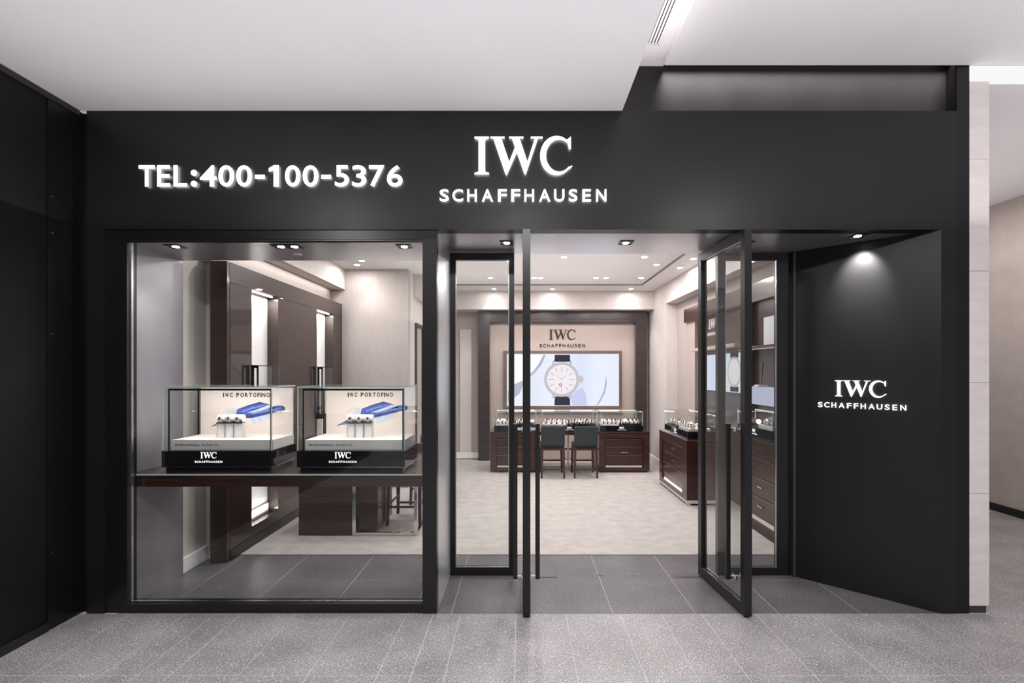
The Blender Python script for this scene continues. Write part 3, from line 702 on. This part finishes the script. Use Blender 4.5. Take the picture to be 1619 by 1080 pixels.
    for i in range(3):
        cx = x0+.35+.067*i; cy = y0+.17; zs = zb+.075
        zs += .0005; s = empty('watch_stand', (cx, cy, zs), label=f'clear watch stand in the {which} window showcase, {ORD[i]} from the hoarding side', cat='stand', group='watch stands in the window showcases')
        b = BM(); bx(b, cx-.027, cx+.027, cy-.02, cy+.02, zs, zs+.112); obj('column', b, CUSHION, s)
        b = BM(); bx(b, cx-.031, cx-.024, cy-.023, cy+.023, zs, zs+.112); bx(b, cx+.024, cx+.031, cy-.023, cy+.023, zs, zs+.112); obj('side_bar', b, SILVER, s)
        b = BM(); bx(b, cx-.008, cx+.012, cy+.021, cy+.026, zs+.005, zs+.108); obj('back_bar', b, CUSHION, s)
        b = BM(); bx(b, cx-.033, cx+.033, cy-.026, cy+.026, zs+.112, zs+.1205); obj('tray', b, STEEL, s)
        wz_ = zs+.121
        wt = empty('wristwatch', (cx, cy, wz_), label=f'small wristwatch on a white cuff in the {which} window showcase, {ORD[i]} from the hoarding side', cat='watch', group='watches in the window showcases')
        b = BM(); cyl(b, (cx-.03, cy+.006, wz_+.029), (cx+.03, cy+.006, wz_+.029), .029, seg=20); obj('cuff', b, CUSHION, wt, smooth=False)
        b = BM(); cyl(b, (cx, cy-.04, wz_+.03), (cx, cy-.028, wz_+.03), .019, seg=20); obj('case', b, SILVER, wt)
        b = BM(); cyl(b, (cx, cy-.0415, wz_+.03), (cx, cy-.0398, wz_+.03), .009, seg=20); obj('dial', b, STEEL, wt)
        b = BM(); bx(b, cx-.01, cx+.01, cy-.030, cy-.022, wz_+.001, wz_+.057); obj('strap', b, SILVER, wt)
    return t
showcase(-2.682, -1.859, 3.60, 3.985, 'glass showcase with blue brush card on the shelf next to the grey reveal', 'first')
showcase(-1.675, -.870, 3.60, 4.03, 'glass showcase with blue brush card on the shelf beside the doorway', 'second')

# ================================================================ LEFT WALL UNIT
wu = empty('wall_unit', (-2.69, 5.68, 0), label='tall mirror-polished dark wall unit with two lit niches', cat='cabinet')
Xf = -2.617
block('end_panel', -2.77, Xf-.003, 4.300, 4.34, .006, 2.685, WOODH, wu)
for a, c in ((4.34, 4.69), (5.20, 6.18), (6.72, 7.05)): block('panel', -2.77, Xf, a, c, .10, 2.5, WOOD, wu, .0015)
block('fascia', -2.77, Xf, 4.34, 7.05, 2.502, 2.685, WOOD, wu, .0015)
for a, c in ((4.69, 5.20), (6.18, 6.72)):
    block('niche_back', -2.77, -2.735, a, c, .20, 2.5, WHITE, wu)
    block('niche_skirting', -2.735, -2.72, a, c, .20, .30, WHITE, wu, .004)
    block('sill_panel', -2.77, Xf, a, c, .10, .20, WOOD, wu)
    block('light_strip', -2.68, -2.66, a+.03, c-.03, 2.49, 2.5, LED, wu)
    lamp('niche_lamp', 'AREA', (-2.67, (a+c)/2, 2.48), 4, size=.06, size_y=c-a-.08, color=(1, .95, .92))
    lamp('niche_foot_lamp', 'AREA', (-2.66, (a+c)/2, .22), 1.6, (PI, 0, 0), size=.06, size_y=c-a-.08, color=(1, .95, .92))
block('plinth', -2.77, Xf+.006, 4.34, 7.05, .006, .10, FRAME, wu)
for i, (a, c) in enumerate(((4.656, 5.08), (6.16, 6.5))):
    v = empty('niche_vitrine', (-2.635, (a+c)/2, 1.0), label=('black framed glass vitrine in the first lit niche from the window' if i == 0 else 'black framed glass vitrine in the second lit niche from the window'), cat='vitrine')
    block('base', -2.735, -2.538, a, c, 1.10, 1.16, FRAME, v)
    b = BM()
    bx(b, -2.605, -2.58, a, a+.012, 1.16, 1.765); bx(b, -2.552, -2.538, a, a+.012, 1.16, 1.765); bx(b, -2.605, -2.538, a, a+.012, 1.735, 1.765)
    bx(b, -2.552, -2.538, a, c, 1.755, 1.765)
    obj('frame', b, FRAME, v)
    block('glass_pane', -2.545, -2.539, a+.012, c, 1.16, 1.755, GLASS2, v); block('glass_pane', -2.61, -2.545, c-.006, c, 1.16, 1.755, GLASS2, v)
    block('shelf_card', -2.61, -2.56, a+.05, c-.04, 1.16, 1.50, PLINTH, v)

# desk behind the window
ds = empty('desk', (-1.7, 5.3, .006), label='dark wood desk with chrome loop leg behind the display window', cat='desk')
block('pedestal', -2.307, -1.755, 5.0, 5.62, .012, .72, WOOD2, ds, .003)
block('inner_pedestal', -1.70, -1.50, 5.04, 5.60, .06, .72, WOOD2, ds, .003)
block('top', -2.33, -1.06, 4.98, 5.64, .72, .77, WOODH, ds, .004)
b = BM(); bx(b, -1.752, -1.715, 5.0, 5.03, .008, .72); bx(b, -1.115, -1.08, 5.0, 5.03, .008, .72); bx(b, -1.715, -1.115, 5.0, 5.03, .008, .04)
bx(b, -1.115, -1.08, 5.58, 5.61, .008, .72); bx(b, -1.115, -1.08, 5.03, 5.58, .008, .035)
obj('chrome_leg', b, CHROME, ds, .002)

# ================================================================ CHAIRS
def chair(x, y, rz, label, group=None):
    """high-back dark chair; local -y is the chair's back"""
    t = empty('chair', (x, y, .006), rz, label=label, cat='chair', group=group)
    def L(n, b, m, bev=0, sm=False): return obj(n, b, m, t, bev, smooth=sm, local=True)
    w_, d_ = .168, .20
    for sx in (-1, 1):
        for sy in (-1, 1):
            b = BM(); x0, y0 = sx*w_, sy*d_
            ztop = .46
            vsq = bx(b, x0-.02, x0+.02, y0-.02, y0+.02, 0, ztop)
            for v in vsq:
                if v.co.z < .01:
                    v.co.x = x0+(v.co.x-x0)*.75+sx*.012; v.co.y = y0+(v.co.y-y0)*.75+sy*.03
            L('leg', b, CHAIRWOOD)
    b = BM(); bx(b, -w_-.014, w_+.014, -d_-.014, d_+.014, .44, .475); L('seat_frame', b, CHAIRWOOD, .004)
    b = BM(); bx(b, -w_-.02, w_+.02, -d_-.01, d_+.03, .475, .53); L('seat', b, CHARCOAL, .015, True)
    b = BM(); vv = bx(b, -w_-.02, w_+.02, -d_-.035, -d_+.015, .52, .83)
    bmesh.ops.subdivide_edges(b, edges=[e for e in b.edges if abs(e.verts[0].co.x-e.verts[1].co.x) > .1], cuts=5)
    for v in b.verts: v.co.y += -.03*(1-(v.co.x/(w_+.02))**2)-.06*(v.co.z-.46)/.37
    L('backrest', b, CHARCOAL, .008)
    for s in (-1, 1):
        b = BM(); bx(b, s*w_-.009, s*w_+.009, -d_, d_, .22, .238); L('stretcher', b, CHAIRWOOD)
    for yy, z in ((-d_-.015, .125), (d_+.015, .19)):
        b = BM(); bx(b, -w_-.006, w_+.006, yy-.009, yy+.009, z, z+.022); L('stretcher', b, CHAIRWOOD)
    return t
chair(.495, 7.93, 0, 'charcoal backed chair at the back counter, beside the edge-on door')
chair(1.02, 7.93, 0, 'charcoal backed chair at the back counter, between the other chair and the drawer cabinet')
chair(-1.30, 5.56, math.radians(180), 'dark legged chair pushed in beside the desk pedestal behind the window')
chair(-1.22, 6.38, math.radians(176), 'dark legged chair standing free behind the desk and its chrome leg')

# ================================================================ BACK COUNTERS
def drawer_cabinet(x0, x1, y0, y1, zt, label):
    t = empty('drawer_cabinet', ((x0+x1)/2, (y0+y1)/2, .006), label=label, cat='cabinet')
    xm = (x0+x1)/2
    f = .1
    b = BM(); bx(b, x0, x1, y0+.04, y1, .03, zt-.025); bx(b, x0, x0+f, y0, y0+.04, .03, zt-.025); bx(b, x1-f, x1, y0, y0+.04, .03, zt-.025); bx(b, x0+f, x1-f, y0, y0+.04, zt-.10, zt-.025); bx(b, x0+f, x1-f, y0, y0+.04, .03, .085)
    obj('body', b, WOOD2, t)
    block('top', x0-.005, x1+.005, y0-.005, y1, zt-.025, zt, WOODH, t, .003)
    block('plinth', x0+.03, x1-.03, y0+.03, y1, .006, .03, FRAME, t)
    zz_ = [.13, .30, .44, zt-.115]
    for i in range(3):
        dr = block('drawer', x0+f+.006, x1-f-.006, y0+.022, y0+.04, zz_[i]+.004, zz_[i+1]-.004, WOOD2, t, .003)
        block('drawer_edge', x0+f+.02, x1-f-.02, y0+.012, y0+.022, zz_[i+1]-.012, zz_[i+1]-.005, BRONZE, dr)
    b = BM(); bx(b, xm-.055, xm+.055, y0+.004, y0+.012, .335, .348); bx(b, xm-.055, xm-.043, y0+.012, y0+.024, .335, .348); bx(b, xm+.043, xm+.055, y0+.012, y0+.024, .335, .348)
    obj('handle', b, CHROME, t)
    block('light_strip', x0+f+.02, x1-f-.02, y0+.03, y0+.039, .092, .118, LEDW, t)
    return t
drawer_cabinet(-.53, .245, 8.13, 8.73, .69, 'dark drawer cabinet of the back counter seen behind the edge-on door')
drawer_cabinet(1.297, 2.147, 8.13, 8.73, .69, 'dark drawer cabinet of the back counter beside the cream column')
dt = empty('counter_desk', (.77, 8.45, .006), label='open knee-space desk top between the two back cabinets', cat='desk')
block('top', .252, 1.29, 8.15, 8.73, .635, .69, WOODH, dt, .003)
for x in (.70, .78): block('leg', x, x+.03, 8.3, 8.34, .006, .635, STEEL, dt)
block('modesty_bar', .26, 1.28, 8.68, 8.70, .30, .33, WOODH, dt)

random.seed(11)
_pw = []
def pillow_watch(x, y, z, rz, label, group, s=1):
    if not _pw:
        t = empty('watch_cushion', (0, 0, 0))
        b = BM(); cyl(b, (-.026, 0, .026), (.026, 0, .026), .026, seg=14); obj('cuff', b, CUSHION, t, local=True)
        b = BM(); cyl(b, (0, -.018, .045), (0, -.024, .053), .016, seg=12); obj('case', b, CHROME, t, local=True)
        b = BM(); cyl(b, (0, -.0235, .0525), (0, -.025, .0545), .012, seg=12); obj('dial', b, GLOSSBLACK, t, local=True)
        b = BM(); bx(b, -.009, .009, -.0285, -.02, .008, .045); obj('strap', b, LEATHER, t, local=True)
        _pw.append(t); o = t
    else: o = copy_tree(_pw[0])
    o.location = (x, y, z); o.rotation_euler = (0, 0, rz); o.scale = (s, s, s)
    tag(o, label, 'watch', group)
def vitrine(x0, x1, y0, y1, z0, label, short, side=False, hgt=.33):
    """glass counter vitrine: black base, pane box, lit rear frame, two trays of watches"""
    xm, ym = (x0+x1)/2, (y0+y1)/2
    t = empty('counter_vitrine', (xm, ym, z0), label=label, cat='vitrine')
    zb, zt = z0+.1, z0+hgt
    ba = block('base', x0, x1, y0, y1, z0, zb, GLOSSBLACK, t, .003)
    g = .005
    block('glass_pane', x0, x1, y0, y0+g, zb, zt, GLASS2, t); block('glass_pane', x0, x0+g, y0+g, y1, zb, zt, GLASS2, t); block('glass_pane', x1-g, x1, y0+g, y1, zb, zt, GLASS2, t)
    block('glass_top', x0, x1, y0, y1, zt, zt+.006, GLASS2, t)
    for a in (x0, x1-.007):
        for c in (y0-.001, y1-.007): block('glass_edge', a, a+.007, c, c+.008, zb, zt-.003, GEDGE, t)
    block('glass_edge', x0, x1, y0-.001, y0+.004, zt-.003, zt+.007, GEDGE, t)
    if side:
        block('light_strip', x1-.02, x1-.008, y0+.02, y1-.02, zt-.012, zt-.001, LED, t)
        l = empty('plate', (0, 0, 0)); l.parent = ba
        logo(l, k0*.12, LOGO, .001, 0, bold=.01, joined='lettering')
        for o in list(COL.objects):
            if o.parent == l:
                o.parent = ba; o.rotation_euler = (0, 0, -PI/2); o.location = (-(x1-x0)/2-.0006, 0, .052+o.location.z)
        bpy.data.objects.remove(l)
        lamp('vitrine_lamp', 'AREA', (x1-.05, ym, zt-.02), 2.5, (0, math.radians(25), 0), size=.03, size_y=(y1-y0)*.85)
    else:
        block('light_strip', x0+.02, x1-.02, y1-.02, y1-.008, zt-.014, zt-.001, LED, t)
        l = empty('plate', (0, 0, 0)); l.parent = ba; l.location = (0, -(y1-y0)/2-.0005, .052)
        logo(l, k0*.12, LOGO, .001, 0, bold=.01, joined='lettering')
        for o in list(COL.objects):
            if o.parent == l: o.parent = ba; o.location = o.location + l.location
        bpy.data.objects.remove(l)
        lamp('vitrine_lamp', 'AREA', (xm, y1-.06, zt-.02), 2.2, (math.radians(-25), 0, 0), size=(x1-x0)*.85, size_y=.03)
    grp = 'cushioned watches in the '+short
    lab = 'cushioned watch in the '+short
    n = 4
    if side:
        L_ = y1-y0
        for k, (c0, c1) in enumerate(((y0+.04, y0+L_*.44), (y0+L_*.56, y1-.04))):
            block('tray', x0+.03, x1-.06, c0, c1, zb, zb+(.02 if k else .03), PLINTH if k == 0 else GLOSSBLACK, t)
            for i in range(5):
                for r in range(2 if x1-x0 > .25 else 1):
                    pillow_watch(x0+.085+r*.12+random.uniform(-.01, .01), c0+.04+(c1-c0-.08)*i/4, zb+(.0205 if k else .0305), -PI/2+random.uniform(-.3, .3), lab+(' on its pale tray, ' if k == 0 else ' on its dark tray, ')+('room-side row' if r == 0 else 'wall-side row'), grp, 1.0)
    else:
        L_ = x1-x0
        for k, (c0, c1) in enumerate(((x0+.03, x0+L_*.44), (x0+L_*.56, x1-.03))):
            block('tray', c0, c1, y0+.03, y1-.06, zb, zb+.02, PLINTH if k == 0 else GLOSSBLACK, t)
            for i in range(n):
                for r in range(2):
                    pillow_watch(c0+.035+(c1-c0-.07)*(i+.25*r)/(n-.75), y0+.09+r*.14, zb+.0205, random.uniform(-.35, .35), lab+(' on its pale tray, ' if k == 0 else ' on its dark tray, ')+('front row' if r == 0 else 'rear row'), grp, 1.0+.25*r)
        pillow_watch(xm, y0+.16, zb+.0008, 0, 'white cushioned watch standing alone in the middle of the '+short, grp, 1.3)
vitrine(-.47, .245, 8.18, 8.66, .69, 'glass counter vitrine on the back cabinet behind the edge-on door', 'vitrine behind the edge-on door')
vitrine(.34, 1.275, 8.18, 8.66, .69, 'wide glass counter vitrine above the two charcoal chairs', 'vitrine above the two chairs')
vitrine(1.33, 2.05, 8.18, 8.66, .69, 'glass counter vitrine on the back cabinet beside the cream column', 'vitrine beside the cream column')

# right counter with drawers facing the room
rc = empty('side_counter', (2.33, 6.74, .006), label='dark lacquered drawer counter standing along the side wall', cat='cabinet')
x0, x1, y0, y1, zt = 2.09, 2.552, 6.13, 7.35, .83
b = BM(); bx(b, x0+.03, x1, y0, y1, .07, zt-.03); bx(b, x0, x0+.03, y0, y0+.17, .07, zt-.03); bx(b, x0, x0+.03, y1-.14, y1, .07, zt-.03); bx(b, x0, x0+.03, y0+.17, y1-.14, zt-.11, zt-.03); bx(b, x0, x0+.03, y0+.17, y1-.14, .07, .12)
obj('body', b, WOOD2, rc)
block('top', x0-.006, x1, y0-.006, y1+.004, zt-.03, zt, WOODH, rc, .003)
block('plinth', x0-.004, x1, y0-.004, y1, .03, .07, CHROME, rc); b = BM(); bx(b, x0, x0+.05, y0, y0+.05, .006, .03); bx(b, x0, x0+.05, y1-.05, y1, .006, .03); bx(b, x1-.05, x1, y0, y0+.05, .006, .03); obj('foot', b, CHROME, rc)
zz_ = [.24, .39, .55, .715]
for i in range(3):
    dr = block('drawer', x0+.012, x0+.03, y0+.176, y1-.146, zz_[i]+.004, zz_[i+1]-.004, WOOD2, rc, .003)
    block('drawer_edge', x0+.004, x0+.012, y0+.2, y1-.17, zz_[i+1]-.014, zz_[i+1]-.006, BRONZE, dr)
    b = BM(); bx(b, x0-.004, x0+.003, 6.68, 6.80, zz_[i]+.07, zz_[i]+.08); bx(b, x0+.003, x0+.012, 6.68, 6.69, zz_[i]+.07, zz_[i]+.08); bx(b, x0+.003, x0+.012, 6.79, 6.80, zz_[i]+.07, zz_[i]+.08)
    obj('handle', b, CHROME, dr)
block('niche_panel', x0+.02, x0+.03, y0+.176, y1-.146, .15, .24, BRONZE, rc)
block('light_strip', x0+.008, x0+.02, y0+.24, y1-.2, .12, .15, WHITEGLOW, rc)
vitrine(2.13, 2.50, 6.22, 7.22, .83, 'long glass counter vitrine on the side counter', 'vitrine on the side counter', True, .31)

# ================================================================ RIGHT WALL UNIT
ru = empty('wall_unit', (2.6, 6.1, 0), label='dark wall unit with shelf and screen behind the swung glass door', cat='cabinet')
block('fascia', 2.56, 2.64, 4.45, 7.65, 2.47, 2.68, WOOD2, ru, .003)
block('post', 2.56, 2.64, 7.0, 7.16, .006, 2.47, WOOD2, ru, .003); block('post', 2.56, 2.64, 5.42, 5.52, .006, 2.47, WOOD2, ru, .003); block('post', 2.56, 2.64, 4.45, 4.6, .006, 2.47, WOOD2, ru, .003)
block('beige_panel', 2.6, 2.64, 7.16, 7.65, .1, 2.47, BEIGE, ru)
block('back_panel', 2.605, 2.64, 5.52, 7.0, .1, 2.47, WOODH, ru)
block('back_panel', 2.61, 2.64, 4.6, 5.42, 1.03, 2.47, WOOD2, ru)
sf = block('shelf', 2.42, 2.61, 4.6, 5.42, 1.94, 1.97, WOOD2, ru, .002); block('light_strip', 2.425, 2.435, 4.62, 5.4, 1.932, 1.94, LEDW, sf)
sf = block('shelf', 2.42, 2.605, 5.52, 7.0, 1.99, 2.03, BEIGE, ru, .002)
block('light_box', 2.45, 2.61, 4.6, 5.42, 1.36, 1.54, fl('light_box_glow', 206, 210, 232, .8), ru, .002)
s2 = empty('wall_screen', (2.6, 6.3, 1.45), label='lit screen on the side wall seen through the swung glass door', cat='screen')
block('bezel', 2.575, 2.605, 5.60, 6.98, 1.43, 1.95, FRAME, s2); block('screen_face', 2.571, 2.575, 5.62, 6.96, 1.45, 1.93, screenmat('side_screen_glow', 5.6, 6.98, 1, 2, 1), s2)
b = BM(); cyl(b, (2.567, 5.85, 1.7), (2.571, 5.85, 1.7), .19, seg=32); obj('picture_case', b, P_CASE, s2)
b = BM(); cyl(b, (2.564, 5.85, 1.7), (2.5675, 5.85, 1.7), .155, seg=32); obj('picture_dial', b, P_DIAL, s2)
for z in (1.46, 1.87):
    b = BM(); bx(b, 2.567, 2.571, 5.74, 5.96, z, z+.06); obj('picture_strap', b, P_STRAP, s2)
sg = empty('shop_sign', (2.605, 6.55, 2.31), PI*1.5, label='small pale two-line lettering above the side wall screen', cat='sign')
logo(sg, k0*.5, mat('pale_letter', rgb(225, 222, 220), .35, metal=.3), .012, 0, bold=.02)
ps = block('poster_card', 2.50, 2.515, 4.78, 5.0, 1.97, 2.26, mat('card_white', rgb(226, 226, 232), .5)); tag(ps, 'white card standing on the wooden shelf beside the second sidelight', 'card')
rd = empty('reed_diffuser', (2.5, 5.06, 1.54), label='small white dish with a slanting stick under the wooden shelf', cat='ornament')
block('dish', 2.45, 2.55, 5.01, 5.11, 1.54, 1.565, PLINTH, rd, .006); b = BM(); cyl(b, (2.5, 5.06, 1.565), (2.5, 5.02, 1.80), .008); obj('stick', b, BRONZE, rd)
c3 = empty('drawer_cabinet', (2.55, 5.0, .006), label='tall dark drawer cabinet seen through the second sidelight', cat='cabinet')
block('body', 2.49, 2.61, 4.6, 5.40, .10, 1.0, WOOD2, c3); block('top', 2.46, 2.608, 4.605, 5.405, 1.0, 1.03, WOODH, c3, .003); block('plinth', 2.49, 2.61, 4.6, 5.40, .006, .10, FRAME, c3)
for i in range(4):
    dr = block('drawer', 2.472, 2.49, 4.64, 5.36, .20+.2*i, .394+.2*i, WOOD2, c3, .003); block('drawer_edge', 2.464, 2.472, 4.66, 5.34, .384+.2*i, .392+.2*i, BRONZE, dr)
    b = BM(); bx(b, 2.455, 2.462, 4.95, 5.05, .30+.2*i, .31+.2*i); bx(b, 2.462, 2.472, 4.95, 4.96, .30+.2*i, .31+.2*i); bx(b, 2.462, 2.472, 5.04, 5.05, .30+.2*i, .31+.2*i); obj('handle', b, CHROME, dr)
block('light_strip', 2.476, 2.49, 4.64, 5.36, .135, .17, LEDW, c3)
vitrine(2.40, 2.60, 4.64, 5.38, 1.03, 'glass counter vitrine on the tall drawer cabinet', 'vitrine on the tall drawer cabinet', True, .26)
